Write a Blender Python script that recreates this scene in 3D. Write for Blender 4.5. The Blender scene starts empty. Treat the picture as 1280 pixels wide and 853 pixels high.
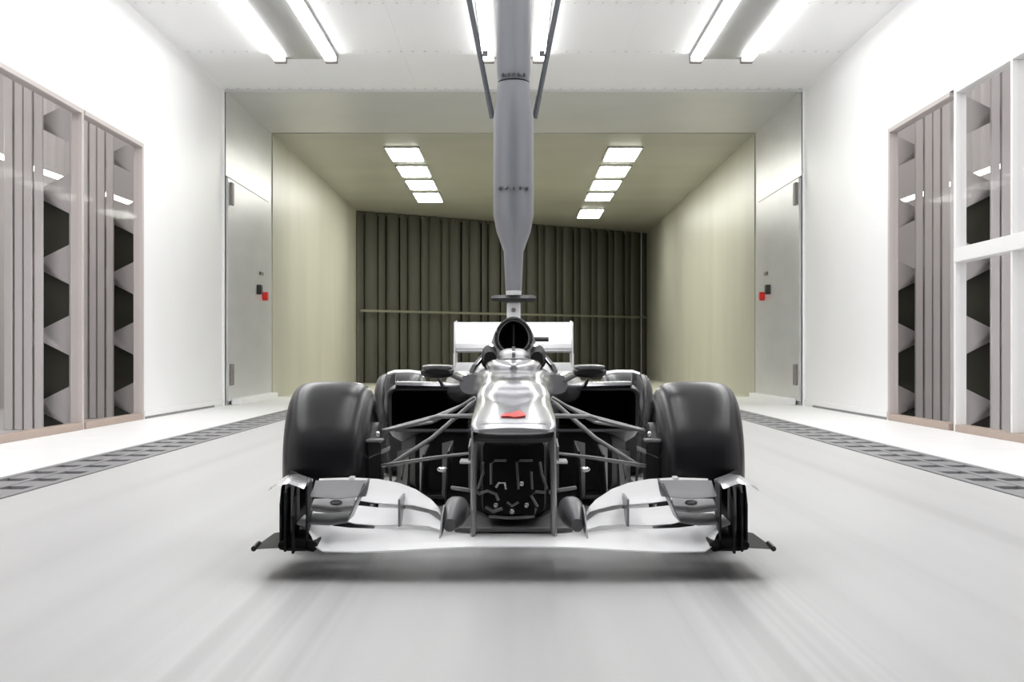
import bpy, bmesh, math, random
from mathutils import Vector
random.seed(7)
S = bpy.context.scene
COL = S.collection
PI = math.pi

# ------------------------------------------------------------------ camera, world, exposure
F, CH, VX, VY = 1775.0, 0.745, 642.0, 445.0          # focal length in pixels (1280 wide), eye height, vanishing point
cam_d = bpy.data.cameras.new('camera'); cam = bpy.data.objects.new('camera', cam_d); COL.objects.link(cam)
cam.location = (0, 0, CH); cam.rotation_euler = (PI/2, 0, 0)
cam_d.sensor_width = 36; cam_d.lens = 36*F/1280
cam_d.shift_x = (640-VX)/1280; cam_d.shift_y = (VY-426.5)/1280
cam_d.clip_start = .05; cam_d.clip_end = 200
S.camera = cam
w = bpy.data.worlds.new('world'); S.world = w; w.use_nodes = True
w.node_tree.nodes['Background'].inputs[0].default_value = (.95, .93, .92, 1)
w.node_tree.nodes['Background'].inputs[1].default_value = 1.5
S.view_settings.view_transform = 'Standard'; S.view_settings.look = 'None'
S.view_settings.exposure = 0.0; S.view_settings.gamma = 1
S.cycles.max_bounces = 10; S.cycles.diffuse_bounces = 6; S.cycles.glossy_bounces = 5
S.cycles.transparent_max_bounces = 16
TUBE, PANEL, STRIP = 11.0, 24.0, 14.0                   # lamp strengths

def W(px, py, D):                                     # a measured point at real distance D
    return Vector(((px-VX)*D/F, D, CH-(py-VY)*D/F))

# ------------------------------------------------------------------ materials
def mat(name, col, rough=.5, metal=0, emit=0, ecol=None, noise=0, nscale=(8, 8, 8), bump=0, coat=0, spec=.5):
    m = bpy.data.materials.new(name); m.use_nodes = True; nt = m.node_tree
    b = nt.nodes['Principled BSDF']
    b.inputs['Base Color'].default_value = (*col, 1); b.inputs['Roughness'].default_value = rough
    b.inputs['Metallic'].default_value = metal; b.inputs['Coat Weight'].default_value = coat
    b.inputs['Coat Roughness'].default_value = .08; b.inputs['Specular IOR Level'].default_value = spec
    if emit:
        b.inputs['Emission Color'].default_value = (*(ecol or (1, 1, 1)), 1); b.inputs['Emission Strength'].default_value = emit
    if noise or bump:
        tc = nt.nodes.new('ShaderNodeTexCoord'); mp = nt.nodes.new('ShaderNodeMapping')
        mp.inputs['Scale'].default_value = nscale
        nz = nt.nodes.new('ShaderNodeTexNoise'); nz.inputs['Scale'].default_value = 1; nz.inputs['Detail'].default_value = 5
        nt.links.new(tc.outputs['Object'], mp.inputs[0]); nt.links.new(mp.outputs[0], nz.inputs['Vector'])
        if noise:
            cr = nt.nodes.new('ShaderNodeValToRGB')
            cr.color_ramp.elements[0].position = .3; cr.color_ramp.elements[1].position = .7
            cr.color_ramp.elements[0].color = (*[max(0, c*(1-noise)) for c in col], 1)
            cr.color_ramp.elements[1].color = (*[min(1, c*(1+noise)) for c in col], 1)
            nt.links.new(nz.outputs['Fac'], cr.inputs[0]); nt.links.new(cr.outputs[0], b.inputs['Base Color'])
        if bump:
            bp = nt.nodes.new('ShaderNodeBump'); bp.inputs['Strength'].default_value = bump; bp.inputs['Distance'].default_value = .01
            nt.links.new(nz.outputs['Fac'], bp.inputs['Height']); nt.links.new(bp.outputs[0], b.inputs['Normal'])
    return m

M = dict(
    wall=mat('white_wall_paint', (.90, .90, .905), .45, noise=.012, nscale=(1, 1, 1)),
    ceiling=mat('white_ceiling_panel', (.90, .90, .90), .55, noise=.012, nscale=(1, .6, 1)),
    dark_gap=mat('dark_joint', (.30, .30, .30), .8),
    soft_gap=mat('pale_joint', (.62, .62, .62), .8),
    screw=mat('pale_screw', (.74, .74, .74), .5),
    front=mat('unseen_end_dark_grey', (.06, .06, .062), .6),
    deck=mat('white_deck_panel', (.90, .90, .90), .4, noise=.015, nscale=(2, 2, 2)),
    steel=mat('brushed_grey_steel', (.64, .645, .64), .32, .1, noise=.05, nscale=(.7, .7, 3)),
    olive=mat('olive_duct_paint', (.50, .49, .41), .38, noise=.06, nscale=(.6, .9, .25)),
    olive_ceiling=mat('olive_duct_ceiling', (.42, .415, .36), .4, noise=.07, nscale=(.4, .8, .4)),
    vane=mat('dark_olive_vane', (.066, .066, .05), .6, noise=.15, nscale=(3, 3, .3)),
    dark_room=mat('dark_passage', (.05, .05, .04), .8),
    rail=mat('olive_rail', (.17, .17, .12), .5),
    tray=mat('lamp_housing', (.30, .30, .30), .35),
    cap=mat('grey_end_cap', (.22, .20, .19), .5),
    tube=mat('lamp_tube', (1, 1, 1), .5, emit=TUBE),
    panel=mat('lamp_diffuser', (1, 1, 1), .5, emit=PANEL, ecol=(1, 1, .93)),
    strip=mat('warm_strip_lamp', (1, 1, .95), .5, emit=STRIP, ecol=(1, .98, .85)),
    frame_w=mat('white_frame', (.82, .82, .82), .4),
    frame_t=mat('pinkish_grey_frame', (.52, .47, .455), .45),
    sill=mat('tan_sill', (.42, .33, .28), .5),
    hall=mat('grey_cladding', (.55, .52, .52), .6, noise=.08, nscale=(.5, .5, .2)),
    hall_floor=mat('hall_floor', (.5, .5, .5), .6),
    column=mat('grey_painted_steel', (.56, .53, .53), .5, noise=.06, nscale=(2, 2, .4)),
    hole=mat('olive_opening_darkness', (.045, .045, .032), .6),
    rubber=mat('tyre_rubber', (.010, .010, .012), .27, bump=.05, nscale=(60, 3, 3), spec=.55),
    carbon=mat('black_carbon', (.008, .008, .009), .35, coat=.1, noise=.3, nscale=(30, 30, 30)),
    carbon_matt=mat('matt_black_carbon', (.007, .007, .007), .6, spec=.25),
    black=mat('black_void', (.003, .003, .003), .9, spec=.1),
    silver=mat('silver_paint', (.56, .56, .58), .22, .75, coat=.6, noise=.04, nscale=(5, 5, 5)),
    silver_lt=mat('pale_silver_paint', (.95, .95, .96), .33, .0, coat=.3),
    grey=mat('grey_composite', (.22, .22, .23), .35, .3),
    arm=mat('satin_grey_arm', (.25, .25, .25), .35, .4),
    chrome=mat('bright_metal', (.85, .85, .85), .15, 1),
    strut=mat('strut_grey_paint', (.25, .255, .28), .36, .25, noise=.04, nscale=(4, 4, 1)),
    strut_dk=mat('strut_dark_grey', (.13, .14, .155), .4, .3),
    red=mat('red_plastic', (.8, .02, .02), .35),
    redmark=mat('red_emblem', (.85, .03, .03), .3),
    blackp=mat('black_plastic', (.02, .02, .02), .4),
    grate=mat('grey_grating', (.27, .27, .28), .45, .3),
    slot=mat('dark_slot', (.10, .10, .105), .7),
)
def glass_mat():
    m = bpy.data.materials.new('window_glass'); m.use_nodes = True; nt = m.node_tree; nt.nodes.clear()
    o = nt.nodes.new('ShaderNodeOutputMaterial'); mx = nt.nodes.new('ShaderNodeMixShader')
    t = nt.nodes.new('ShaderNodeBsdfTransparent'); t.inputs[0].default_value = (.97, .97, .97, 1)
    g = nt.nodes.new('ShaderNodeBsdfGlossy'); g.inputs['Roughness'].default_value = .05
    lw = nt.nodes.new('ShaderNodeLayerWeight'); lw.inputs[0].default_value = .5      # same reflectance from both faces of the pane
    fr = nt.nodes.new('ShaderNodeMath'); fr.operation = 'POWER'; fr.inputs[1].default_value = 14
    nt.links.new(lw.outputs['Facing'], fr.inputs[0]); nt.links.new(fr.outputs[0], mx.inputs[0]); nt.links.new(t.outputs[0], mx.inputs[1]); nt.links.new(g.outputs[0], mx.inputs[2])
    nt.links.new(mx.outputs[0], o.inputs[0]); return m
M['glass'] = glass_mat()
def belt_mat():                                       # pale belt with rubber streaks along its travel
    m = bpy.data.materials.new('rolling_belt'); m.use_nodes = True; nt = m.node_tree
    b = nt.nodes['Principled BSDF']; b.inputs['Roughness'].default_value = .42
    tc = nt.nodes.new('ShaderNodeTexCoord'); mp = nt.nodes.new('ShaderNodeMapping'); mp.inputs['Scale'].default_value = (3.2, .035, 1)
    nz = nt.nodes.new('ShaderNodeTexNoise'); nz.inputs['Scale'].default_value = 1; nz.inputs['Detail'].default_value = 3
    cr = nt.nodes.new('ShaderNodeValToRGB')
    e = cr.color_ramp.elements
    e[0].position = .33; e[0].color = (.46, .46, .46, 1); e[1].position = .62; e[1].color = (.54, .54, .54, 1)
    n = cr.color_ramp.elements.new(.45); n.color = (.51, .51, .51, 1)
    nt.links.new(tc.outputs['Object'], mp.inputs[0]); nt.links.new(mp.outputs[0], nz.inputs['Vector'])
    nt.links.new(nz.outputs['Fac'], cr.inputs[0])
    # two travelled lanes (under the wheels) worn a little lighter and streakier
    mp2 = nt.nodes.new('ShaderNodeMapping'); mp2.inputs['Scale'].default_value = (16, .02, 1)
    nz2 = nt.nodes.new('ShaderNodeTexNoise'); nz2.inputs['Scale'].default_value = 1; nz2.inputs['Detail'].default_value = 2
    nt.links.new(tc.outputs['Object'], mp2.inputs[0]); nt.links.new(mp2.outputs[0], nz2.inputs['Vector'])
    sx = nt.nodes.new('ShaderNodeSeparateXYZ'); nt.links.new(tc.outputs['Object'], sx.inputs[0])
    ab = nt.nodes.new('ShaderNodeMath'); ab.operation = 'ABSOLUTE'; nt.links.new(sx.outputs[0], ab.inputs[0])
    mr = nt.nodes.new('ShaderNodeValToRGB'); q = mr.color_ramp.elements
    q[0].position = .40; q[0].color = (0, 0, 0, 1); q[1].position = 1.0; q[1].color = (0, 0, 0, 1)
    for p_, v in ((.55, 1), (.80, 1), (.98, .1)):
        k = q.new(p_); k.color = (v, v, v, 1)
    nt.links.new(ab.outputs[0], mr.inputs[0])
    cr2 = nt.nodes.new('ShaderNodeValToRGB'); q2 = cr2.color_ramp.elements
    q2[0].position = .38; q2[0].color = (.88, .88, .88, 1); q2[1].position = .62; q2[1].color = (1.08, 1.08, 1.08, 1)
    nt.links.new(nz2.outputs['Fac'], cr2.inputs[0])
    mx = nt.nodes.new('ShaderNodeMix'); mx.data_type = 'RGBA'; mx.blend_type = 'MULTIPLY'
    nt.links.new(mr.outputs[0], mx.inputs[0]); nt.links.new(cr.outputs[0], mx.inputs[6]); nt.links.new(cr2.outputs[0], mx.inputs[7])
    nt.links.new(mx.outputs[2], b.inputs['Base Color']); return m
M['belt'] = belt_mat()

# ------------------------------------------------------------------ mesh helpers
class MB:
    def __init__(s): s.v = []; s.f = []
    def add(s, vs, fs):
        n = len(s.v); s.v += [Vector(v) for v in vs]; s.f += [tuple(i+n for i in f) for f in fs]; return s
    def box(s, x0, x1, y0, y1, z0, z1):
        return s.add([(x, y, z) for z in (z0, z1) for y in (y0, y1) for x in (x0, x1)],
            [(0, 2, 3, 1), (4, 5, 7, 6), (0, 1, 5, 4), (2, 6, 7, 3), (0, 4, 6, 2), (1, 3, 7, 5)])
    def rings(s, rs, cap0=True, cap1=True, closed=False):
        n = len(rs[0]); vs = [p for r in rs for p in r]; fs = []
        m = len(rs)
        for i in range(m if closed else m-1):
            j = (i+1) % m
            for k in range(n):
                l = (k+1) % n
                fs.append((i*n+k, i*n+l, j*n+l, j*n+k))
        if not closed:
            if cap0: fs.append(tuple(reversed(range(n))))
            if cap1: fs.append(tuple((m-1)*n+k for k in range(n)))
        return s.add(vs, fs)
    def tube(s, pts, r, n=10, flat=1.0):              # round or oval tube along a polyline
        pts = [Vector(p) for p in pts]; rr = r if isinstance(r, (list, tuple)) else [r]*len(pts)
        rs = []
        for i, p in enumerate(pts):
            a = pts[max(0, i-1)]; b = pts[min(len(pts)-1, i+1)]; t = (b-a).normalized()
            up = Vector((0, 0, 1)) if abs(t.z) < .9 else Vector((1, 0, 0))
            sd = t.cross(up).normalized(); u = sd.cross(t).normalized()
            rs.append([p + sd*math.cos(2*PI*k/n)*rr[i] + u*math.sin(2*PI*k/n)*rr[i]*flat for k in range(n)])
        return s.rings(rs)
    def lathe_x(s, cx, cy, cz, prof, n=48):            # closed profile (x offset, radius) turned round an x axis
        rs = []
        for k in range(n):
            a = 2*PI*k/n
            rs.append([(cx+px, cy+r*math.cos(a), cz+r*math.sin(a)) for px, r in prof])
        return s.rings(rs, closed=True)
    def prism_y(s, poly, y0, y1):                      # polygon in xz pushed along y
        n = len(poly)
        vs = [(x, y0, z) for x, z in poly]+[(x, y1, z) for x, z in poly]
        fs = [tuple(range(n)), tuple(reversed(range(n, 2*n)))]+[(k, k+n, (k+1) % n+n, (k+1) % n) for k in range(n)]
        return s.add(vs, fs)
    def prism_x(s, poly, x0, x1):                      # polygon in yz pushed along x
        n = len(poly)
        vs = [(x0, y, z) for y, z in poly]+[(x1, y, z) for y, z in poly]
        fs = [tuple(range(n)), tuple(reversed(range(n, 2*n)))]+[(k, k+n, (k+1) % n+n, (k+1) % n) for k in range(n)]
        return s.add(vs, fs)
    def ball(s, c, rx, ry, rz, n=16, m=10):
        rs = []
        for i in range(1, m):
            t = PI*i/m
            rs.append([(c[0]+rx*math.sin(t)*math.cos(2*PI*k/n), c[1]+ry*math.sin(t)*math.sin(2*PI*k/n), c[2]+rz*math.cos(t)) for k in range(n)])
        return s.rings(rs)
    def mirror(s, sgn):
        if sgn < 0: return s
        s.v = [Vector((-v.x, v.y, v.z)) for v in s.v]; return s

def build(name, mb, m, parent=None, origin=None, label=None, bevel=0, kind=None, smooth=35):
    o_ = Vector(origin) if origin is not None else (Vector(parent['base']) if parent is not None and 'base' in parent else Vector((0, 0, 0)))
    me = bpy.data.meshes.new(name)
    me.from_pydata([tuple(v-o_) for v in mb.v], [], mb.f)
    bm = bmesh.new(); bm.from_mesh(me)
    bmesh.ops.remove_doubles(bm, verts=bm.verts, dist=1e-6)
    bmesh.ops.recalc_face_normals(bm, faces=bm.faces)
    for e in bm.edges:
        e.smooth = not (len(e.link_faces) == 2 and e.calc_face_angle(0) > math.radians(smooth))
    for f in bm.faces: f.smooth = True
    bm.to_mesh(me); bm.free()
    me.materials.append(m if not isinstance(m, str) else M[m])
    o = bpy.data.objects.new(name, me); COL.objects.link(o)
    if parent is not None:
        o.parent = parent; o['base'] = tuple(o_) if 'base' not in parent else tuple(parent['base'])
        if origin is not None: o.location = o_ - Vector(parent['base'] if 'base' in parent else (0, 0, 0)); o['base'] = tuple(o_)
    else:
        o.location = o_; o['base'] = tuple(o_)
    if label: o['label'] = label
    if kind: o['kind'] = kind
    if bevel:
        b = o.modifiers.new('bevel', 'BEVEL'); b.width = bevel; b.segments = 2; b.limit_method = 'ANGLE'; b.harden_normals = False
    return o
def thing(name, label, cat, loc, group=None):
    o = bpy.data.objects.new(name, None); COL.objects.link(o); o.location = loc; o['base'] = tuple(loc)
    o.empty_display_size = .1
    o['label'] = label; o['category'] = cat
    if group: o['group'] = group
    return o
def tag(o, label, cat, group=None):
    o['label'] = label; o['category'] = cat
    if group: o['group'] = group
    return o
def struct(name, mb, m, bevel=0, origin=(0, 0, 0)):
    return build(name, mb, m, origin=origin, kind='structure', bevel=bevel)
def copy_part(src, parent, loc):
    c = src.copy(); COL.objects.link(c); c.parent = parent; c.location = loc; return c

# ------------------------------------------------------------------ the test section shell
XW, ZC = 4.35, 4.72                                    # half width, ceiling height
Y0, YE, YD, = -3.0, 21.2, 25.3                         # behind the camera, end of bright hall, end of steel section
XD = 4.31                                              # half width of the duct
YL, YR = 38.6, 45.6                                    # vane row: left end, right end
floor = struct('floor', MB().box(-2.66, 2.66, Y0, YE+3.9, -.12, 0), 'belt')
build('under_deck', MB().box(-5, 5, Y0, 60, -.4, -.16), 'slot', floor)
build('duct_floor', MB().box(-5, 5, YE+3.91, 60, -.15, -.002), 'olive', floor)
pan0 = None; y = Y0; n = 0
while y < 25.0:                                        # white deck panels each side with recessed seams
    for sx in (-1, 1):
        x0, x1 = (-XW, -3.12) if sx < 0 else (3.12, XW)
        h = -.05 + .05
        p = build('deck_panel', MB().box(x0, x1, y+.006, y+1.794, -.06, 0), 'deck', floor, bevel=.004)
    y += 1.8
for sx in (-1, 1):                                     # raised grating between belt and deck
    ch = struct('trim_1' if sx < 0 else 'trim_2', MB().box(*((-3.115, -2.665) if sx < 0 else (2.665, 3.115)), Y0, 25.0, -.1, -.02), 'slot')
    a, b = (-3.115, -2.665) if sx < 0 else (2.665, 3.115)
    build('grating_rail', MB().box(a, a+.05, Y0, 25, -.019, .006), 'grate', ch)
    build('grating_rail', MB().box(b-.05, b, Y0, 25, -.019, .006), 'grate', ch)
    build('grating_rail', MB().box((a+b)/2-.02, (a+b)/2+.02, Y0, 25, -.019, .006), 'grate', ch)
    src = None; yy = 2.0
    while yy < 25:
        if src is None:
            src = build('grating_plate', MB().box(a+.052, (a+b)/2-.022, -.16, .16, -.019, .004).box((a+b)/2+.022, b-.052, -.16, .16, -.019, .004), 'grate', ch, bevel=.003)
            src.location = (0, yy, 0)
        else: copy_part(src, ch, (0, yy, 0))
        yy += .52

WY0, WYL, WYR, WT = 5.5, 16.7, 16.5, 3.24               # window run, head height
for sx, nm, wy, wt in ((-1, 'wall_left', WYL, 3.24), (1, 'wall_right', WYR, 3.38)):
    a, b = (-XW-.12, -XW) if sx < 0 else (XW, XW+.12)
    mb = MB().box(a, b, Y0, YE, wt, ZC)                # above the windows
    mb.box(a, b, wy, YE, -.05, wt); mb.box(a, b, Y0, WY0, -.05, wt)
    wl = struct(nm, mb, 'wall')
    # thin dark strip at the wall foot, painted as shading of the base joint
    g = build('skirting_joint_shade', MB().box(*( (-XW, -XW+.012) if sx < 0 else (XW-.012, XW)), wy+.05, YE-.6, .0, .025), 'dark_gap', wl)
    # steel lined mouth of the duct, then the olive painted duct
    c, d = (-XD-.15, -XD) if sx < 0 else (XD, XD+.15)
    build('steel_lining', MB().box(c, d, YE, YD, -.05, ZC), 'steel', wl)
    c2, d2 = (-XD-.13, -XD+.02) if sx < 0 else (XD-.02, XD+.13)
    build('duct_wall', MB().box(c2, d2, YD, (YL+1 if sx < 0 else YR+2.5), -.05, ZC), 'olive', wl)
    build('corner_trim', MB().box(*((-XW, -XD) if sx < 0 else (XD, XW)), YE-.02, YE+.06, -.0, ZC), 'wall', wl)
    bb = struct('baseboard_left' if sx < 0 else 'baseboard_right', MB().box(*((-XW+.0, -XW+.02) if sx < 0 else (XW-.02, XW)), wy, YE, .03, .10), 'wall', bevel=.004)
ceil = struct('ceiling', MB().box(-XW, XW, Y0, YE, ZC+.03, ZC+.2), 'soft_gap')
xs = [-XW+i*(2*XW/6) for i in range(7)]
yb = [YE-.0-2.55*i for i in range(12) if YE-2.55*i > Y0]+[Y0]
for i in range(len(yb)-1):
    for k in range(6):
        build('ceiling_panel', MB().box(xs[k]+.001, xs[k+1]-.001, yb[i+1]+.002, yb[i]-.002, ZC, ZC+.03), 'ceiling', ceil)
scr = MB()
for yy in yb[:5]:
    for k in range(56):
        xx = -XW+.1+k*(2*XW-.2)/55
        for dy in (-.12,):
            scr.box(xx-.014, xx+.014, yy+dy-.03, yy+dy+.03, ZC-.006, ZC)
build('panel_screws', scr, 'screw', ceil, kind='stuff')
build('steel_ceiling', MB().box(-XD, XD, YE, YD, ZC, ZC+.2), 'steel', ceil)
build('ceiling_edge', MB().box(-XD, XD, YE-.03, YE+.03, ZC-.035, ZC-.001), 'steel', ceil)
build('duct_ceiling', MB().box(-XD, XD, YD, 50, ZC-.015, ZC+.2), 'olive_ceiling', ceil)
# plain unseen end behind the camera, darkened to cut fill light on the car
struct('wall_front', MB().box(-XW-.1, XW+.1, Y0-.15, Y0, -.1, ZC+.1), 'front')
struct('wall_back', MB().box(-6, 6, 51, 51.2, -.1, ZC+.3), 'dark_room')

# ------------------------------------------------------------------ turning vanes closing the duct
A, B = Vector((-XD+.03, YL, 0)), Vector((XD-.03, YR, 0))
vt = thing('turning_vane_screen', 'tall dark olive screen of upright vanes closing the far end of the tunnel', 'screen', (0, 42.1, 0))
NV = 46
vp = []
for i in range(NV):
    p = A.lerp(B, (i+.5)/NV)
    vp.append(p)
def vane_mesh():
    mb = MB(); L = []; R = []
    for k in range(6):
        t = k/5; ang = math.radians(18+50*t)
        x = -.09 + .175*t; y = .17*(t**1.6)
        th = .012+.02*math.sin(PI*t)
        L.append((x, y-th)); R.append((x, y+th))
    poly = L+R[::-1]; n = len(poly)
    mb.add([(x, y, .0) for x, y in poly]+[(x, y, ZC-.03) for x, y in poly],
           [tuple(reversed(range(n))), tuple(range(n, 2*n))]+[(k, (k+1) % n, (k+1) % n+n, k+n) for k in range(n)])
    return mb
vsrc = None
for i, p in enumerate(vp):
    loc = p-Vector((0, 42.1, 0))
    sc = 1
    if vsrc is None:
        vsrc = build('vane', vane_mesh(), 'vane', vt, origin=(0, 0, 0)); vsrc.location = loc
    else:
        c = copy_part(vsrc, vt, loc); c.rotation_euler.z = random.uniform(-.1, .1) + (0 if i > NV-3 else -.55 if i % 3 == 1 else .15 if i % 3 else 0)
def slanted(mb, z0, z1, off0, off1, t0=0., t1=1.):
    d = (B-A).normalized(); nrm = Vector((d.y, -d.x, 0))
    a, b = A.lerp(B, t0), A.lerp(B, t1)
    q = [a+nrm*off0, b+nrm*off0, b+nrm*off1, a+nrm*off1]
    mb.add([(v.x, v.y, z0) for v in q]+[(v.x, v.y, z1) for v in q],
        [(0, 3, 2, 1), (4, 5, 6, 7), (0, 1, 5, 4), (1, 2, 6, 5), (2, 3, 7, 6), (3, 0, 4, 7)]); return mb
build('cross_rail', slanted(MB(), 1.94, 2.0, .2, .24), 'rail', vt)
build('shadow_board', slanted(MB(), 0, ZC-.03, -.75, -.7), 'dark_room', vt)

# ------------------------------------------------------------------ steel doors in the duct mouth
for sx, nm in ((-1, 'door_1'), (1, 'door_2')):
    X = XD
    def bx(x0, x1, *r): return MB().box(*((-x1, -x0) if sx < 0 else (x0, x1)), *r)
    d = struct(nm, bx(X-.035, X, 21.28, 24.9, .06, 3.42), 'steel', bevel=.006)
    build('hinge', bx(X-.08, X-.036, 21.36, 21.52, 3.02, 3.36), 'cap', d, bevel=.01)
    build('hinge', bx(X-.08, X-.036, 21.36, 21.52, .30, .62), 'cap', d, bevel=.01)
    build('red_button', MB().tube([(sx*(X-.037), 24.2, 1.76), (sx*(X-.12), 24.2, 1.76)], .075, 14), 'red', d)
    build('latch', bx(X-.11, X-.036, 23.62, 23.78, 1.77, 1.93), 'blackp', d, bevel=.01)
    build('lock', bx(X-.07, X-.036, 23.85, 24.1, 2.11, 2.16), 'cap', d, bevel=.006)
    build('threshold', bx(X-.18, X-.036, 21.5, 24.9, .0, .10), 'deck', d, bevel=.01)
    build('door_gap', bx(X-.012, X-.0, 21.24, 24.94, 3.425, 3.445), 'dark_gap', d)

# ------------------------------------------------------------------ lamps
def lamp_row(xc, where):
    t = thing('ceiling_light', f'long twin-tube white ceiling light {where}', 'light', (xc, 10.5, ZC-.002), 'twin-tube lights on the test section ceiling')
    ya, yb_ = 2.2, 18.8
    build('housing', MB().box(xc-.42, xc+.42, ya, yb_, ZC-.045, ZC-.002), 'tray', t, bevel=.005)
    for s in (-1, 1):
        x = xc+s*.335
        b = build('tube', MB().box(x-.075, x+.075, ya+.02, yb_-.12, ZC-.10, ZC-.047), 'tube', t, bevel=.02)
        build('end_cap', MB().box(x-.08, x+.08, yb_-.118, yb_, ZC-.11, ZC-.046), 'cap', t, bevel=.01)
lamp_row(-2.74, 'above the left side of the floor')
lamp_row(0.0, 'partly hidden behind the grey strut')
lamp_row(2.74, 'above the right side of the floor')
rowL = [(26.9, 28.6), (29.5, 31.1), (31.9, 33.5), (34.3, 36.2)]
rowR = rowL[:3]+[(34.4, 35.9), (38.2, 40.4)]
wordsL = ['nearest', 'second nearest', 'third nearest', 'farthest']
wordsR = ['nearest', 'second nearest', 'third nearest', 'fourth nearest', 'farthest']
for sx, rows, words, sd in ((-1, rowL, wordsL, 'left'), (1, rowR, wordsR, 'right')):
    for (a, b), wd in zip(rows, words):
        t = thing('duct_light', f'{wd} square ceiling lamp of the {sd} row in the olive duct', 'light', (sx*2.12, (a+b)/2, ZC-.016), f'square lamps of the {sd} row in the duct')
        build('frame', MB().box(sx*2.12-.34, sx*2.12+.34, a-.05, b+.05, ZC-.045, ZC-.017), 'tray', t)
        build('diffuser', MB().box(sx*2.12-.3, sx*2.12+.3, a, b, ZC-.06, ZC-.0455), 'panel', t)

# ------------------------------------------------------------------ windows and what stands outside them
def window(idx, sx, ya, yb_, zt, fm, jamb=True, transom=None):
    def bx(x0, x1, *r): return MB().box(*((-x1, -x0) if sx < 0 else (x0, x1)), *r)
    w_ = struct(f'window_{idx}', bx(XW+.03, XW+.045, ya, yb_, .07, zt-.05), 'glass')
    build('sill', bx(XW-.015, XW+.1, ya-.04, yb_, .0, .07), 'sill', w_, bevel=.004)
    build('head_frame', bx(XW-.005, XW+.1, ya-.04, yb_, zt-.05, zt-.001), fm, w_, bevel=.004)
    build('jamb', bx(XW-.005, XW+.1, yb_, yb_+.07, .0, zt-.001), fm, w_, bevel=.004)
    if transom:
        build('transom', bx(XW-.03, XW+.1, ya, yb_, transom, transom+.14), 'frame_w', w_, bevel=.006)
        build('mullion', bx(XW-.005, XW+.1, ya+ (yb_-ya)*.60, ya+(yb_-ya)*.60+.05, .07, zt-.05), 'frame_w', w_, bevel=.004)
    return w_
window(1, -1, 14.45, WYL-.075, 3.24, 'frame_t')
window(2, -1, 10.0, 14.3, 3.24, 'frame_t')
window(3, -1, WY0+.05, 9.85, 3.24, 'frame_t')
window(4, 1, 14.2, WYR-.075, 3.38, 'frame_t')
window(5, 1, 10.0, 13.95, 3.38, 'frame_w', transom=1.66)
window(6, 1, WY0+.05, 9.8, 3.38, 'frame_w')
# hall outside: clad walls and floor
for sx, nm in ((-1, 'hall_wall_left'), (1, 'hall_wall_right')):
    mb = MB(); X = 8.2; poly = []
    yy = 6.0; pts = []
    while yy < 30:
        pts += [(X, yy), (X, yy+.2), (X-.09, yy+.26), (X-.09, yy+.42)]; yy += .48
    n = len(pts)
    vs = [(sx*x, y_, z) for z in (-.1, 6.0) for x, y_ in pts]
    mb.add(vs, [(k, k+1, k+1+n, k+n) for k in range(n-1)])
    o = build('wall_outer_left' if sx < 0 else 'wall_outer_right', mb, 'hall', kind='structure')
    build('cross_wall', MB().box(*((-X, -XW-.2) if sx < 0 else (XW+.2, X)), 28.0, 28.2, -.1, 6.0), 'hall', o)
    build('hall_floor', MB().box(*((-X, -XW-.13) if sx < 0 else (XW+.13, X)), 2, 28.0, -.2, -.1), 'hall_floor', o)
def column(sx, px, D, lab):
    X = abs(px-VX)*D/F
    c = thing('castellated_column', lab, 'column', (sx*X, D, -.1), 'steel columns outside the windows')
    hw, zl, zs, dz = .30, .33, .18, .82
    def bx(x0, x1, *r):                                # x measured from the hexagon centre towards the glass
        a, b = sx*(X-x0), sx*(X-x1); return (min(a, b), max(a, b), *r)
    zc = [.57+dz*k for k in range(-1, 6)]
    mb = MB()
    mb.box(*bx(hw, hw+.06, D, D+.03, -.1, 4.6)); mb.box(*bx(-hw-.06, -hw, D, D+.03, -.1, 4.6))
    for k in range(len(zc)-1):
        a, b = zc[k], zc[k+1]
        for s in (-1, 1):
            q = [(s*hw, a+zs), (0, a+zl), (0, b-zl), (s*hw, b-zs)]
            q = [(sx*(X-x), max(z, -.1)) for x, z in q]
            mb.prism_y(q, D, D+.03)
    build('web', mb, 'column', c)
    build('flange', MB().box(*bx(hw+.061, hw+.10, D-.14, D+.16, -.1, 4.6)), 'column', c)
    build('flange', MB().box(*bx(-hw-.10, -hw-.061, D-.14, D+.16, -.1, 4.6)), 'column', c)
    build('opening_darkness_sheet', MB().box(*bx(-hw-.05, hw+.05, D+.10, D+.12, -.1, 2.62 if sx < 0 else 2.7 if D < 17 else 1.9)), 'hole', c)  # added dark sheet, coloured as the darkness showing through the openings
    for k in range(4):                                 # upright cladding rails covering the outer half
        x0 = -.35+k*.112
        build('cover_rail', MB().box(*bx(x0, x0+.095, D-.30+.02*(k % 2), D-.22, -.1, 4.6)), 'column' if k % 2 else 'hall', c, bevel=.01)
column(-1, 54, 16.4, 'left grey steel column with dark hexagon openings nearer the camera')
column(-1, 141, 19.3, 'left grey steel column with dark hexagon openings beside the white pier')
column(1, 1145, 18.7, 'right grey steel column with dark hexagon openings beside the white pier')
column(1, 1238, 15.9, 'right grey steel column with dark hexagon openings behind the white mullion')
def strip(sx, lab, p, q):
    t = thing('strip_light', lab, 'light', ((p.x+q.x)/2, (p.y+q.y)/2, p.z), 'strip lights outside the windows')
    build('tube', MB().tube([p, q], .03, 8), 'strip', t)
    build('backing', MB().tube([p+Vector((sx*.03, 0, .05)), q+Vector((sx*.03, 0, .05))], .025, 4), 'cap', t)
strip(-1, 'thin warm strip light running behind the left windows', Vector((-6.4, 15.0, 3.2)), Vector((-6.4, 24.6, 3.3)))
strip(1, 'thin warm strip light running behind the right windows', Vector((6.4, 15.0, 3.2)), Vector((6.4, 24.6, 3.3)))

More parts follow.
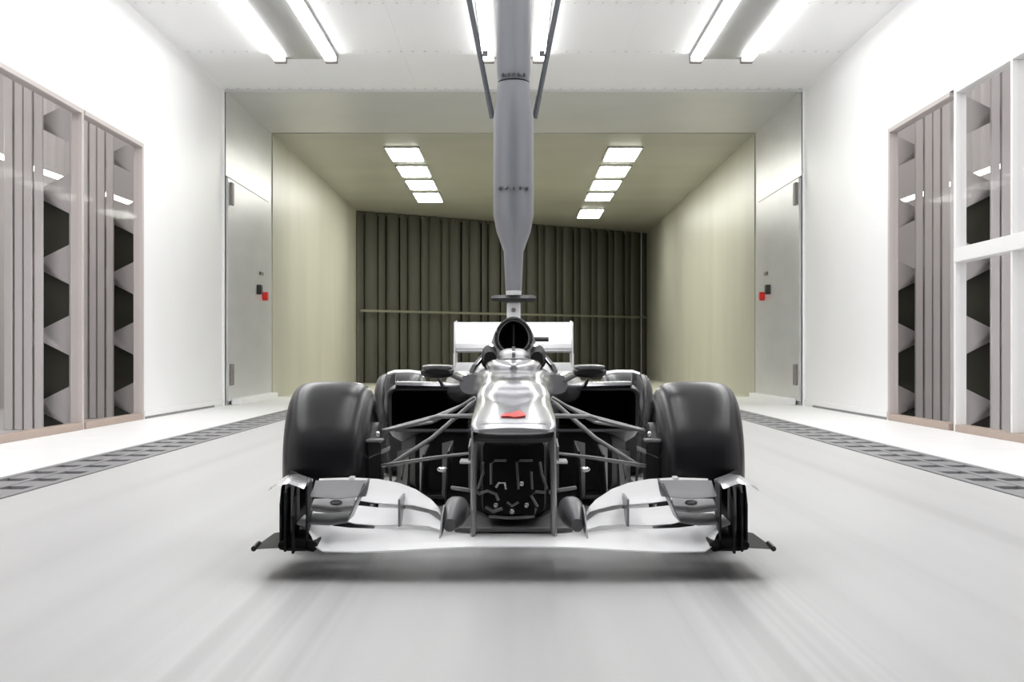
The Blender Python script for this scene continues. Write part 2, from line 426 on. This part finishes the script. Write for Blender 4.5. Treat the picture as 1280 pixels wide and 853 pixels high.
# ------------------------------------------------------------------ the race car
RC = Vector((0, 7.0, 0))
car = thing('race_car', 'silver and black open-wheel race car nose-on under the grey strut', 'race car', RC)
def P(name, mb, m, **k): return build(name, mb, m, car, **k)
def sub(name, mb, m, par, **k): return build(name, mb, m, par, **k)

def srow(secs, steps=4):                               # smooth sections between given ones
    out = []
    n = len(secs)
    for i in range(n-1):
        p0, p1, p2, p3 = secs[max(0, i-1)], secs[i], secs[i+1], secs[min(n-1, i+2)]
        for k in range(steps):
            t = k/steps
            out.append(tuple(.5*((2*b)+(-a+c)*t+(2*a-5*b+4*c-d)*t*t+(-a+3*b-3*c+d)*t**3) for a, b, c, d in zip(p0, p1, p2, p3)))
    out.append(secs[-1]); return out
def oval(D, xc, hw, zt, zb, e, n=40, dip=0, dw=.05):
    r = []
    for k in range(n):
        a = 2*PI*k/n; c, s = math.cos(a), math.sin(a)
        x = hw*math.copysign(abs(c)**(2/e), c); z = (zt+zb)/2+(zt-zb)/2*math.copysign(abs(s)**(2/e), s)
        if s > 0: z -= dip*math.exp(-(x/dw)**2)
        r.append((xc+x, D, z))
    return r
# nose and chassis: D, half width, top, bottom, exponent, dip
NS = [(4.80, .120, .500, .484, 2.2, 0), (4.815, .138, .515, .476, 2.8, .0), (4.87, .146, .532, .468, 3.4, .003), (5.05, .149, .562, .45, 3.6, .006),
      (5.20, .148, .582, .44, 3.6, .014), (5.34, .147, .602, .43, 3.6, .022), (5.44, .146, .622, .42, 3.6, .020), (5.55, .148, .648, .40, 3.6, .004), (5.9, .152, .662, .37, 4, 0), (6.3, .165, .672, .33, 4, 0)]
def dipw(D): return max(.012, .012+(D-5.05)*.26)
nose = P('nose', MB().rings([oval(s[0], 0, s[1], s[2], s[3], s[4], dip=s[5], dw=dipw(s[0])) for s in srow(NS, 5)]), 'silver', label='silver nose with a rounded dark-edged tip')
def nose_top(D, x):
    for a, b in zip(NS, NS[1:]):
        if a[0] <= D <= b[0]:
            t = (D-a[0])/(b[0]-a[0]); return (a[2]+(b[2]-a[2])*t)-(a[5]+(b[5]-a[5])*t)*math.exp(-(x/dipw(D))**2)
    return .6
# red swept emblem near the tip
em = MB(); up = []; lo = []
for k in range(13):
    t = k/12; x = -.044+.085*t
    thick = .014+.072*math.exp(-((t-.66)/.27)**2)+.02*math.exp(-((t-.2)/.2)**2)
    cy = 4.885+.02*math.sin(t*PI*.8)
    up.append((x, cy+thick*.9)); lo.append((x, cy-thick*.35))
vs = [(x, y_, nose_top(y_, x)+.0045) for x, y_ in up]+[(x, y_, nose_top(y_, x)+.0045) for x, y_ in lo]
vs += [(x, y_, z-.003) for x, y_, z in vs]
n = len(up); fs = []
for k in range(n-1):
    fs += [(k, k+1, n+k+1, n+k), (2*n+k, 3*n+k, 3*n+k+1, 2*n+k+1), (k, 2*n+k, 2*n+k+1, k+1), (n+k, n+k+1, 3*n+k+1, 3*n+k)]
fs += [(0, n, 3*n, 2*n), (n-1, 3*n-1, 4*n-1, 2*n-1)]
sub('emblem', em.add(vs, fs), 'redmark', nose, label='small red swept emblem')
sub('lower_lip', MB().rings([oval(4.83, 0, .134, .482, .462, 3), oval(5.0, 0, .146, .462, .438, 3)]), 'carbon', nose, label='black lower lip')
# chassis tub behind, raised cockpit rim
TS = [(6.25, .16, .672, .30, 4), (6.7, .20, .685, .20, 4), (7.3, .235, .70, .10, 3.6), (7.9, .22, .69, .08, 3.2)]
P('chassis', MB().rings([oval(s[0], 0, s[1], s[2], s[3], s[4]) for s in srow(TS)]), 'silver')
# cockpit: padded rim, screen, head fairing
CS = [(6.55, .02, .700, .66, 2), (6.60, .085, .722, .66, 2.2), (6.75, .12, .735, .66, 2.4), (6.95, .135, .735, .66, 2.4)]
P('windscreen', MB().rings([oval(s[0], 0, s[1], s[2], s[3], s[4]) for s in srow(CS)]), 'silver')
HS = [(7.00, .035, .755, .68, 2.6), (7.02, .055, .772, .66, 2.8), (7.10, .068, .780, .64, 3), (7.25, .078, .784, .64, 3), (7.36, .085, .784, .64, 3)]
hd = P('head_fairing', MB().rings([oval(s[0], 0, s[1], s[2], s[3], s[4], dip=.0) for s in srow(HS)]), 'silver_lt', label='pale silver fairing in the cockpit')
sub('ridge', MB().prism_x([(7.0, .70), (6.995, .755), (7.03, .782), (7.2, .792), (7.3, .792), (7.3, .70)], -.008, .008), 'grey', hd)
for s in (-1, 1):
    P('headrest_pad', MB().rings([oval(6.98, -.115, .03, .765, .69, 2.4), oval(7.15, -.125, .04, .785, .68, 2.4), oval(7.34, -.125, .04, .80, .68, 2.4)]).mirror(s), 'carbon_matt', label='black headrest pad')
    P('cockpit_side', MB().add(*(lambda a: (a, [(0, 1, 2, 3), (7, 6, 5, 4), (0, 4, 5, 1), (1, 5, 6, 2), (2, 6, 7, 3), (3, 7, 4, 0)]))(
        [(-.20, 7.0, .66), (-.185, 7.0, .70), (-.10, 7.3, .80), (-.20, 7.4, .66), (-.22, 7.0, .66), (-.20, 7.0, .705), (-.115, 7.32, .81), (-.24, 7.4, .66)])).mirror(s), 'silver')
# engine cover and air intake
def hoop(D, hw, zt, zb, n=32, flare=1.0):              # arched ring, wider towards its foot
    r = []
    for k in range(n):
        a = 2*PI*k/n; c, s_ = math.cos(a), math.sin(a)
        z = (zt+zb)/2+(zt-zb)/2*s_; x = hw*c*(1+(flare-1)*max(0, (zt-z)/(zt-zb))**1.0)
        r.append((x, D, z))
    return r
R0 = [hoop(7.33, .066, .925, .765, flare=1.3), hoop(7.33, .083, .942, .752, flare=1.3), hoop(7.45, .09, .952, .70, flare=1.5), hoop(7.9, .095, .93, .5, flare=2.2), hoop(8.5, .07, .80, .42, flare=2.4), hoop(9.1, .04, .60, .36, flare=2.0)]
ec = P('engine_cover', MB().rings(R0, cap0=False), 'grey', label='grey engine cover')
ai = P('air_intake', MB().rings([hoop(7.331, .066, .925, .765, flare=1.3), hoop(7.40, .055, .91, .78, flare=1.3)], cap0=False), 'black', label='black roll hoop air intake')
sub('splitter_blade', MB().box(-.005, .005, 7.335, 7.39, .785, .905), 'carbon_matt', ai)
sub('roll_hoop_rim', MB().tube([Vector(p) for p in hoop(7.325, .079, .938, .757, flare=1.3)]+[Vector(hoop(7.325, .079, .938, .757, flare=1.3)[0])], .008, 8), 'carbon', ai)
# T shaped camera bar over the intake
tb = P('camera_bar', MB().rings([[(x, 7.42-.035*r, 1.045), (x, 7.42, 1.045+.018*r), (x, 7.42+.05*r, 1.045), (x, 7.42, 1.045-.018*r)] for x, r in ((-.118, .5), (-.10, 1), (.10, 1), (.118, .5))]), 'blackp', label='black crossbar above the intake')
sub('mount', MB().box(-.036, .036, 7.43, 7.55, .93, 1.027), 'silver_lt', tb, bevel=.01, label='pale mounting post')
sub('bolt', MB().tube([(0, 7.428, .985), (0, 7.42, .985)], .012, 10), 'cap', tb)
P('side_camera', MB().tube([(.10, 7.5, .832), (.185, 7.5, .832)], .016, 12, .8), 'carbon', label='black side camera pod')
# rear wing
rw = P('rear_wing', MB().rings([[(x, 9.45+dy, z) for dy, z in ((0, .80), (-.03, .795), (-.02, .825), (.10, .90), (.20, .965), (.215, .97), (.21, .955), (.13, .88), (.07, .825))] for x in (-.383, -.2, 0, .2, .383)]), 'silver_lt', label='pale silver rear wing')
sub('gurney', MB().box(-.383, .383, 9.665, 9.675, .955, .975), 'silver_lt', rw)
sub('lower_element', MB().rings([[(x, 9.36+dy, z) for dy, z in ((0, .775), (.03, .79), (.14, .80), (.14, .79), (.03, .765))] for x in (-.383, 0, .383)]), 'grey', rw)
for s in (-1, 1):
    e = P('rear_wing_endplate', MB().prism_x([(9.30, .80), (9.32, .965), (9.70, .985), (9.74, .55), (9.5, .40), (9.36, .56)], -.392, -.384).mirror(s), 'silver_lt')
    sub('strake', MB().box(-.394, -.386, 9.29, 9.33, .50, .76).mirror(s), 'silver_lt', e)
    P('rear_fin', MB().prism_x([(9.2, .30), (9.2, .62), (9.5, .80), (9.55, .30)], -.14, -.13).mirror(s), 'carbon')
P('beam_wing', MB().rings([[(x, 9.35+dy, z) for dy, z in ((0, .63), (.05, .665), (.2, .70), (.2, .69), (.06, .635))] for x in (-.383, 0, .383)]), 'silver_lt', label='pale lower rear wing beam')
for s in (-1, 1):                                      # rear bodywork shoulders with dark louvres
    P('rear_cowl', MB().rings([oval(8.6, -.22, .13, .64, .35, 3), oval(8.9, -.24, .11, .625, .35, 3), oval(9.3, -.26, .08, .56, .34, 3)]).mirror(s), 'grey')

# sidepods
def rrect(D, x0, x1, z0, z1, r, n=5):
    out = []
    for cx, cz, a0 in ((x1-r, z1-r, 0), (x0+r, z1-r, 90), (x0+r, z0+r, 180), (x1-r, z0+r, 270)):
        for k in range(n):
            a = math.radians(a0+90*k/(n-1)); out.append((cx+r*math.cos(a), D, cz+r*math.sin(a)))
    return out
for s in (-1, 1):
    sp = P('sidepod', MB().rings([rrect(7.24, -.622, -.15, .372, .568, .03), rrect(7.19, -.632, -.14, .362, .578, .035), rrect(7.24, -.645, -.13, .35, .592, .045), rrect(7.5, -.66, -.1, .30, .605, .07), rrect(8.0, -.58, -.1, .2, .58, .09), rrect(8.6, -.36, -.08, .12, .50, .08), rrect(9.0, -.2, -.05, .10, .42, .05)], cap0=False).mirror(s), 'grey', label='dark silver sidepod with a black inlet')
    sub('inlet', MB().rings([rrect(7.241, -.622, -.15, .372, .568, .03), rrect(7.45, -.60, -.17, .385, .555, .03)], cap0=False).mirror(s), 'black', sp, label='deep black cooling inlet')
    sub('top_winglet', MB().rings([[(x, 7.12+dy, z+dz) for dy, dz in ((0, 0), (.04, .012), (.16, .0), (.04, -.006))] for x, z in ((-.46, .655), (-.52, .663), (-.60, .662), (-.635, .650))]).mirror(s), 'silver_lt', sp, label='pale silver winglet over the sidepod shoulder')
    sub('top_lip', MB().rings([[(x, 7.17+dy, z+dz) for dy, dz in ((0, 0), (.03, .016), (.16, .018), (.10, -.01))] for x, z in ((-.16, .592), (-.4, .592), (-.60, .596))]).mirror(s), 'silver', sp)
    sub('side_vane', MB().rings([[(x, 7.1+d0, z), (x-.006, 7.16+d0, z), (x-.004, 7.28+d0, z), (x+.004, 7.2+d0, z)] for x, z, d0 in ((-.635, .655, 0), (-.655, .60, .01), (-.662, .50, .02), (-.655, .40, .02), (-.635, .34, .0), (-.62, .10, .0))]).mirror(s), 'arm', sp, label='satin grey upright vane')
    sub('vane_bracket', MB().box(-.625, -.60, 7.2, 7.24, .60, .655).mirror(s), 'silver', sp)
    P('undercut_panel', MB().rings([rrect(7.22, -.50, -.12, .06, .352, .04), rrect(7.6, -.60, -.1, .06, .33, .04), rrect(8.3, -.4, -.08, .06, .25, .04)]).mirror(s), 'carbon_matt', label='matt black panel under the sidepod')
    # mirrors
    mr = P('wing_mirror', MB().rings([oval(6.70, -.362, .060, .682, .655, 2.2), oval(6.72, -.362, .078, .694, .640, 2.4), oval(6.80, -.362, .080, .696, .638, 2.6), oval(6.84, -.362, .076, .692, .644, 2.6)]).mirror(s), 'carbon', label='black wing mirror')
    sub('top_cap', MB().rings([oval(6.71, -.362, .068, .698, .682, 2.4), oval(6.85, -.362, .078, .703, .686, 2.6)]).mirror(s), 'grey', mr, label='grey top face')
    sub('stalk', MB().tube([(-.30, 6.78, .655), (-.22, 6.9, .61), (-.19, 6.95, .60)], .011, 8).mirror(s), 'arm', mr)
    sub('stalk', MB().tube([(-.36, 6.8, .645), (-.35, 6.95, .60), (-.33, 7.2, .585)], .009, 8).mirror(s), 'silver', mr)
    # shoulder of the chassis between mirror and cockpit
    P('shoulder', MB().rings([oval(6.85, -.20, .06, .655, .56, 2.6), oval(7.1, -.24, .09, .67, .52, 2.6), oval(7.6, -.25, .12, .66, .48, 2.6)]).mirror(s), 'silver')

# car floor, splitter
P('floor_tray', MB().add(*(lambda a: ([(x, y_, z) for z in (.035, .055) for x, y_ in a], [tuple(reversed(range(len(a)))), tuple(range(len(a), 2*len(a)))]+[(k, (k+1) % len(a), (k+1) % len(a)+len(a), k+len(a)) for k in range(len(a))]))(
    [(-.12, 6.1), (.12, 6.1), (.2, 6.5), (.30, 7.0), (.66, 7.1), (.66, 8.4), (.5, 9.3), (-.5, 9.3), (-.66, 8.4), (-.66, 7.1), (-.30, 7.0), (-.2, 6.5)])), 'carbon', bevel=.004)
P('splitter', MB().box(-.24, .24, 5.75, 6.4, .03, .05), 'grey', bevel=.005, label='grey flat splitter under the chassis')
keel = P('keel', MB().rings([rrect(5.78, -.125, .125, .10, .40, .03), rrect(6.0, -.135, .135, .08, .40, .03), rrect(6.4, -.15, .15, .07, .36, .03)]), 'carbon_matt', label='matt black chassis front below the nose')
def wp(*pts): return [W(a, b, D) for a, b, D in pts]
for k, (pts, r, m) in enumerate([
    ([(614, 606, 5.7), (614, 580, 5.7), (619, 576, 5.7), (633, 576, 5.7)], .0055, 'arm'),
    ([(648, 612, 5.7), (646, 578, 5.7), (650, 576, 5.7), (666, 576, 5.7)], .0055, 'arm'),
    ([(604, 578, 5.66), (604, 592, 5.64), (597, 612, 5.6)], .006, 'arm'),
    ([(675, 578, 5.66), (677, 592, 5.64), (684, 612, 5.6)], .006, 'arm'),
    ([(598, 618, 5.6), (610, 614, 5.6), (620, 618, 5.6), (623, 626, 5.6)], .006, 'arm'),
    ([(682, 616, 5.6), (670, 615, 5.6), (664, 620, 5.6), (672, 634, 5.6)], .006, 'arm'),
    ([(611, 646, 5.6), (640, 648, 5.6), (668, 646, 5.6), (670, 636, 5.6)], .006, 'arm'),
    ([(620, 610, 5.65), (624, 604, 5.65), (631, 604, 5.65), (633, 612, 5.65)], .005, 'chrome'),
    ([(634, 628, 5.65), (640, 633, 5.65), (648, 628, 5.65)], .005, 'arm'),
    ([(664, 590, 5.7), (665, 612, 5.7)], .005, 'grey'),
    ([(607, 634, 5.62), (617, 640, 5.62), (628, 636, 5.62)], .007, 'arm')]):
    sub('hose', MB().tube(wp(*pts), r, 8), m, keel)
for px, py in ((652, 605), (658, 632), (620, 632), (640, 640)):
    p = W(px, py, 5.62); sub('fitting', MB().ball(p, .009, .009, .011, 10, 6), 'chrome', keel, label='bright metal fitting')

# pylons between nose and wing
for s in (-1, 1):
    P('wing_pylon', MB().rings([[(x-.007, 4.86, z), (x, 4.83, z), (x+.007, 4.86, z), (x+.006, 5.18, z), (x-.006, 5.18, z)] for x, z in ((-.138, .49), (-.139, .40), (-.141, .25), (-.141, .11))]).mirror(s), 'arm', label='satin grey upright pylon below the nose')

# ---- front wing
def foil(st, n=7):                                    # stations: x, yLE, zLE, yTE, zTE, thickness
    rs = []
    for x, yl, zl, yt, zt, th in st:
        up, lo = [], []
        for k in range(n):
            t = k/(n-1); tk = th*(math.sqrt(max(t, 0))*1.5*(1-t)+.12*(1-t)+.04)
            cam_ = -.25*th*0 - abs(zt-zl)*.22*math.sin(PI*t)
            yy = yl+(yt-yl)*t; zz = zl+(zt-zl)*t+cam_
            up.append((x, yy, zz+tk*.6)); lo.append((x, yy, zz-tk*.5))
        rs.append(up+lo[::-1])
    return MB().rings(rs)
half = [(.735, 4.80, .176, 4.99, .186, .010), (.70, 4.77, .168, 4.99, .182, .014), (.675, 4.73, .146, 4.99, .168, .018), (.655, 4.70, .112, 4.99, .155, .024), (.63, 4.68, .100, 4.99, .146, .024), (.58, 4.67, .100, 4.99, .140, .026), (.5, 4.66, .100, 4.98, .138, .028), (.36, 4.65, .106, 4.97, .138, .03), (.26, 4.65, .112, 4.95, .130, .03), (.15, 4.66, .116, 4.95, .124, .028)]
wing = P('front_wing', foil([(-a, *b) for a, *b in half]+[(0, 4.66, .118, 4.95, .124, .028)]+half[::-1]), 'silver_lt', label='pale silver main plane of the front wing')
for s in (-1, 1):
    f1 = P('wing_flap', foil([(-.72, 5.045, .172, 5.15, .215, .012), (-.64, 5.04, .168, 5.14, .215, .014), (-.56, 5.02, .150, 5.12, .205, .014), (-.48, 5.0, .146, 5.10, .199, .014), (-.38, 4.99, .150, 5.08, .197, .014), (-.30, 4.96, .150, 5.05, .185, .013), (-.255, 4.92, .142, 5.02, .158, .012)]).mirror(s), 'silver_lt', label='pale silver lower flap')
    f2 = P('wing_flap', foil([(-.72, 5.18, .232, 5.26, .290, .012), (-.60, 5.165, .224, 5.26, .294, .013), (-.50, 5.135, .212, 5.24, .290, .013), (-.42, 5.115, .208, 5.22, .277, .013), (-.36, 5.10, .207, 5.19, .258, .013), (-.30, 5.04, .200, 5.13, .228, .012), (-.27, 5.03, .193, 5.08, .204, .01), (-.258, 5.02, .180, 5.05, .186, .008)]).mirror(s), 'silver_lt', label='pale silver arched upper flap')
    sub('slot_bracket', MB().box(-.402, -.394, 4.94, 5.16, .15, .245).mirror(s), 'grey', f2)
    sub('tip_block', MB().box(-.60, -.58, 5.16, 5.21, .285, .305).mirror(s), 'silver_lt', f2, bevel=.004)
    P('flap_root_plate', MB().prism_x([(4.78, .125), (4.95, .19), (5.1, .21), (5.12, .14), (5.0, .125)], -.252, -.247).mirror(s), 'grey')
    P('inner_fairing', MB().rings([oval(5.0, -.225, .02, .17, .125, 2.4), oval(5.1, -.215, .04, .215, .125, 2.4), oval(5.25, -.21, .045, .225, .125, 2.4)]).mirror(s), 'grey')
    # cascade winglets outboard
    cs = P('cascade', foil([(-.69, 4.80, .268, 4.95, .310, .012), (-.60, 4.79, .262, 4.95, .312, .013), (-.50, 4.80, .270, 4.93, .312, .01)]).mirror(s), 'grey', label='grey outboard cascade winglet')
    sub('winglet', foil([(-.69, 4.78, .225, 4.91, .250, .010), (-.62, 4.77, .215, 4.91, .252, .011), (-.545, 4.77, .222, 4.90, .256, .01)]).mirror(s), 'silver', cs)
    sub('winglet', foil([(-.69, 4.76, .180, 4.89, .202, .010), (-.62, 4.76, .176, 4.89, .203, .010), (-.56, 4.77, .184, 4.88, .212, .01)]).mirror(s), 'grey', cs)
    sub('side_plate', MB().add(*(lambda a: (a, [(0, 1, 2, 3), (7, 6, 5, 4), (0, 4, 5, 1), (1, 5, 6, 2), (2, 6, 7, 3), (3, 7, 4, 0)]))(
        [(-.555, 4.77, .19), (-.50, 4.79, .315), (-.50, 4.95, .318), (-.555, 4.93, .19), (-.561, 4.77, .19), (-.506, 4.79, .315), (-.506, 4.95, .318), (-.561, 4.93, .19)])).mirror(s), 'grey', cs)
    sub('turbulator', MB().ball((-.60, 4.80, .248), .022, .03, .010, 12, 6).mirror(s), 'blackp', cs)
    # end plate: curved upright plate, outer vane, foot plate
    ep_pts = [(-.725, 4.66), (-.735, 4.78), (-.745, 4.9), (-.765, 5.05), (-.80, 5.2), (-.835, 5.3)]
    def plate(pts, zfun, th, z0):
        vs, fs = [], []
        n = len(pts)
        for x, y_ in pts:
            zt = zfun(y_)
            vs += [(x-th/2, y_, z0), (x+th/2, y_, z0), (x+th/2, y_, zt), (x-th/2, y_, zt)]
        rs = [vs[i*4:i*4+4] for i in range(n)]
        return MB().rings(rs)
    ep = P('endplate', plate(ep_pts, lambda y_: .22+.10*min(1, max(0, (y_-4.66)/.16)), .008, .095).mirror(s), 'carbon_matt', label='black front wing endplate')
    sub('outer_vane', plate([(-.775, 4.72), (-.785, 4.82), (-.80, 4.95), (-.83, 5.12)], lambda y_: .25+.05*min(1, (y_-4.72)/.1), .007, .10).mirror(s), 'carbon_matt', ep)
    sub('outer_vane', plate([(-.752, 4.67), (-.760, 4.78), (-.772, 4.9)], lambda y_: .295, .007, .10).mirror(s), 'carbon_matt', ep)
    sub('inner_vane', plate([(-.685, 4.70), (-.69, 4.8), (-.70, 4.92)], lambda y_: .315, .006, .10).mirror(s), 'carbon_matt', ep)
    sub('base_arch', MB().rings([oval(4.70, -.715, .065, .135, .098, 3), oval(4.95, -.72, .075, .14, .10, 3)]).mirror(s), 'carbon_matt', ep)
    sub('top_winglet', MB().rings([[(x, 4.74, z), (x, 4.80, z+.012), (x, 4.95, z+.016), (x, 4.95, z+.006)] for x, z in ((-.82, .292), (-.79, .312), (-.75, .318), (-.70, .300))]).mirror(s), 'silver', ep, label='silver winglet capping the endplate')
    sub('foot_plate', MB().rings([[(x, yf, z), (x, 4.85, z+.005), (x, 5.15, z+.004), (x, 5.15, z-.004)] for x, yf, z in ((-.868, 4.74, .098), (-.82, 4.70, .106), (-.74, 4.68, .112), (-.66, 4.68, .098))]).mirror(s), 'carbon_matt', ep)
    sub('foot_roll', MB().tube([(-.868, 4.74, .10), (-.870, 4.85, .104)], .009, 10).mirror(s), 'carbon', ep)

# ---- wheels
def tyre_prof(wd, R, ri):
    h = wd/2
    q = [(.78, -1), (.94, -.115), (1.0, -.095), (1.0, -.078), (.97, -.058), (.915, -.038), (.84, -.022), (.74, -.011), (.60, -.005), (.40, -.001), (.2, 0)]
    q = [(a*h, ri if b == -1 else R+b) for a, b in q]
    return [(-a, b) for a, b in q]+[(0, R)]+[(a, b) for a, b in q[::-1]]
for s in (-1, 1):
    for (xc, yc, R, wd, lab) in ((-.710, 5.6, .322, .325, 'front'), (-.70, 8.9, .32, .32, 'rear')):
        t = P('tyre', MB().lathe_x(xc, yc, R, tyre_prof(wd, R, .19), 72).mirror(s), 'rubber')
        sub('rim', MB().lathe_x(xc, yc, R, [(-.12, .188), (-.12, .17), (-.02, .15), (-.02, .05), (.0, .05), (.0, .15), (.12, .172), (.12, .188)], 40).mirror(s), 'grey', t)
        for k in range(7):
            a = 2*PI*k/7
            sub('spoke', MB().tube([(xc-.01, yc+.05*math.cos(a), R+.05*math.sin(a)), (xc-.05, yc+.17*math.cos(a), R+.17*math.sin(a))], .014, 6).mirror(s), 'grey', t)
        sub('wheel_nut', MB().tube([(xc-.09, yc, R), (xc+.02, yc, R)], .03, 10).mirror(s), 'chrome', t)
        bd = P('brake_duct', MB().lathe_x(xc+.145, yc, R, [(-.03, .01), (-.03, .165), (.035, .16), (.045, .12), (.045, .01)], 32).mirror(s), 'carbon', label='black brake drum')
        if lab == 'front':
            sub('scoop', MB().rings([rrect(5.36, -.565, -.50, .24, .42, .02), rrect(5.5, -.575, -.52, .25, .43, .02)]).mirror(s), 'carbon', bd)
            sub('scoop_lip', MB().box(-.57, -.495, 5.35, 5.44, .418, .430).mirror(s), 'arm', bd, bevel=.004)
            sub('scoop_lip', MB().rings([[(-.545, 5.34, .36), (-.545, 5.40, .352), (-.545, 5.40, .37)], [(-.47, 5.36, .392), (-.47, 5.42, .384), (-.47, 5.42, .402)]]).mirror(s), 'arm', bd)
            sub('upright', MB().box(-.555, -.53, 5.56, 5.64, .20, .48).mirror(s), 'grey', bd, bevel=.006)
            sub('bolt', MB().ball(W(472, 543, 5.34), .010, .01, .012, 10, 6).mirror(s), 'chrome', bd, label='bright bolt')

# ---- front suspension
arms = [([(594, 497, 5.50), (566, 514, 5.52), (541, 528, 5.55), (478, 538, 5.57)], .011, .55),
        ([(594, 500, 6.0), (545, 520, 5.8), (478, 538, 5.6)], .010, .5),
        ([(592, 520, 5.36), (548, 521, 5.42), (540, 524, 5.45)], .013, .7),
        ([(540, 524, 5.45), (478, 540, 5.50)], .008, .8),
        ([(594, 566, 5.42), (540, 572, 5.5), (476, 582, 5.56)], .010, .5),
        ([(594, 566, 6.0), (540, 574, 5.8), (476, 584, 5.6)], .010, .5),
        ([(592, 503, 5.8), (540, 548, 5.7), (484, 584, 5.6)], .009, 1)]
names = ['wishbone', 'wishbone', 'steering_arm', 'track_rod', 'wishbone', 'wishbone', 'push_rod']
for s in (-1, 1):
    for (pts, r, fl), nm in zip(arms, names):
        P(nm, MB().tube(wp(*pts), r, 10, fl).mirror(s), 'arm')
    # turning vanes and brackets below the chassis
    for k, (x0, x1, y0_, y1_, z0_, z1_) in enumerate([(-.30, -.22, 6.15, 6.75, .08, .33), (-.42, -.34, 6.35, 6.95, .08, .30), (-.50, -.46, 6.6, 7.05, .07, .27)]):
        bg = P('bargeboard', MB().rings([[(x0, y0_, z0_), (x0+.008, y0_, z0_), (x0+.02, y0_+.02, z1_), (x0+.012, y0_+.02, z1_)],
             [((x0+x1)/2-.03, (y0_+y1_)/2, z0_), ((x0+x1)/2-.022, (y0_+y1_)/2, z0_), ((x0+x1)/2-.012, (y0_+y1_)/2, z1_+.03), ((x0+x1)/2-.02, (y0_+y1_)/2, z1_+.03)],
             [(x1-.12, y1_, z0_), (x1-.112, y1_, z0_), (x1-.112, y1_, z1_), (x1-.12, y1_, z1_)]]).mirror(s), 'carbon')
    P('turning_vane', MB().prism_x([(5.40, .24), (5.38, .40), (5.6, .42), (5.66, .24)], -.172, -.166).mirror(s), 'grey', label='grey turning vane below the chassis')
    P('vane_foot', MB().box(-.205, -.150, 5.38, 5.5, .335, .347).mirror(s), 'silver_lt', bevel=.003, label='pale bracket beside the pylon')
    P('sensor', MB().ball(W(553, 587, 5.75), .022, .015, .012, 12, 6).mirror(s), 'chrome', label='bright oval sensor')
    P('lower_bracket', MB().tube(wp((565, 610, 5.7), (586, 613, 5.6), (598, 616, 5.6)), .008, 8).mirror(s), 'arm')
    P('brake_line', MB().tube(wp((498, 585, 5.6), (502, 600, 5.6), (506, 578, 5.6)), .005, 6).mirror(s), 'arm')

# ------------------------------------------------------------------ overhead strut
YS = 7.5
st = thing('support_strut', 'grey overhead strut reaching down to the car from the ceiling', 'strut', (0, YS, ZC-.1))
def zy(py, D=YS): return CH-(py-VY)*D/F
def foilring(hw, ch, z, y0=None):
    yc = YS if y0 is None else y0
    return [(hw*a, yc+ch*b, z) for a, b in ((0, -.5), (.45, -.46), (.8, -.36), (1, -.18), (1, .0), (.85, .2), (.5, .42), (.12, .6), (-.12, .6), (-.5, .42), (-.85, .2), (-1, 0), (-1, -.18), (-.8, -.36), (-.45, -.46))]
build('upper_fairing', MB().rings([foilring(.10, .36, ZC-.11), foilring(.092, .34, 2.7), foilring(.088, .34, zy(90)), foilring(.082, .33, zy(105))]), 'strut', st, label='upper fairing')
build('end_sleeve', MB().rings([foilring(.040, .22, 1.064), foilring(.042, .24, zy(364.5))]), 'silver_lt', st, label='pale end sleeve')
build('collar', MB().rings([foilring(.080, .33, zy(105)-.001), foilring(.080, .33, zy(97)+.01)]), 'strut_dk', st)
build('lower_fairing', MB().rings([foilring(.084, .34, zy(107)), foilring(.105, .37, zy(150)), foilring(.106, .37, zy(235)), foilring(.106, .37, zy(270)), foilring(.090, .35, zy(290)), foilring(.052, .28, zy(315)), foilring(.046, .26, zy(345)), foilring(.042, .24, zy(364))]), 'strut', st, label='lower fairing tapering to the car')
for py, hw in ((101, .082), (240, .104)):
    for k in range(5):
        x = (-.7+.35*k)*hw
        build('bolt', MB().ball((x, YS-.15-.03*(1-abs(x)/hw), zy(py)), .009, .03, .011, 8, 6), 'strut_dk', st)
for s in (-1, 1):
    build('stay_rod', MB().tube([(-.112, YS, zy(148)), (-.235, YS+.02, zy(0)), (-.70, YS+.1, ZC-.12)], [.013, .015, .018], 10).mirror(s), 'strut_dk', st, label='dark slanting stay rod')
    build('stay_clamp', MB().tube([(-.112, YS, zy(148)), (-.135, YS, zy(120))], .0145, 8, 1).mirror(s), 'strut_dk', st)
    build('stay_bracket', MB().box(-.165, -.135, YS-.01, YS+.02, zy(70), zy(64)).mirror(s), 'grey', st)
build('ceiling_plate', MB().box(-.9, .9, YS-.5, YS+.6, ZC-.13, ZC-.112), 'strut_dk', st)
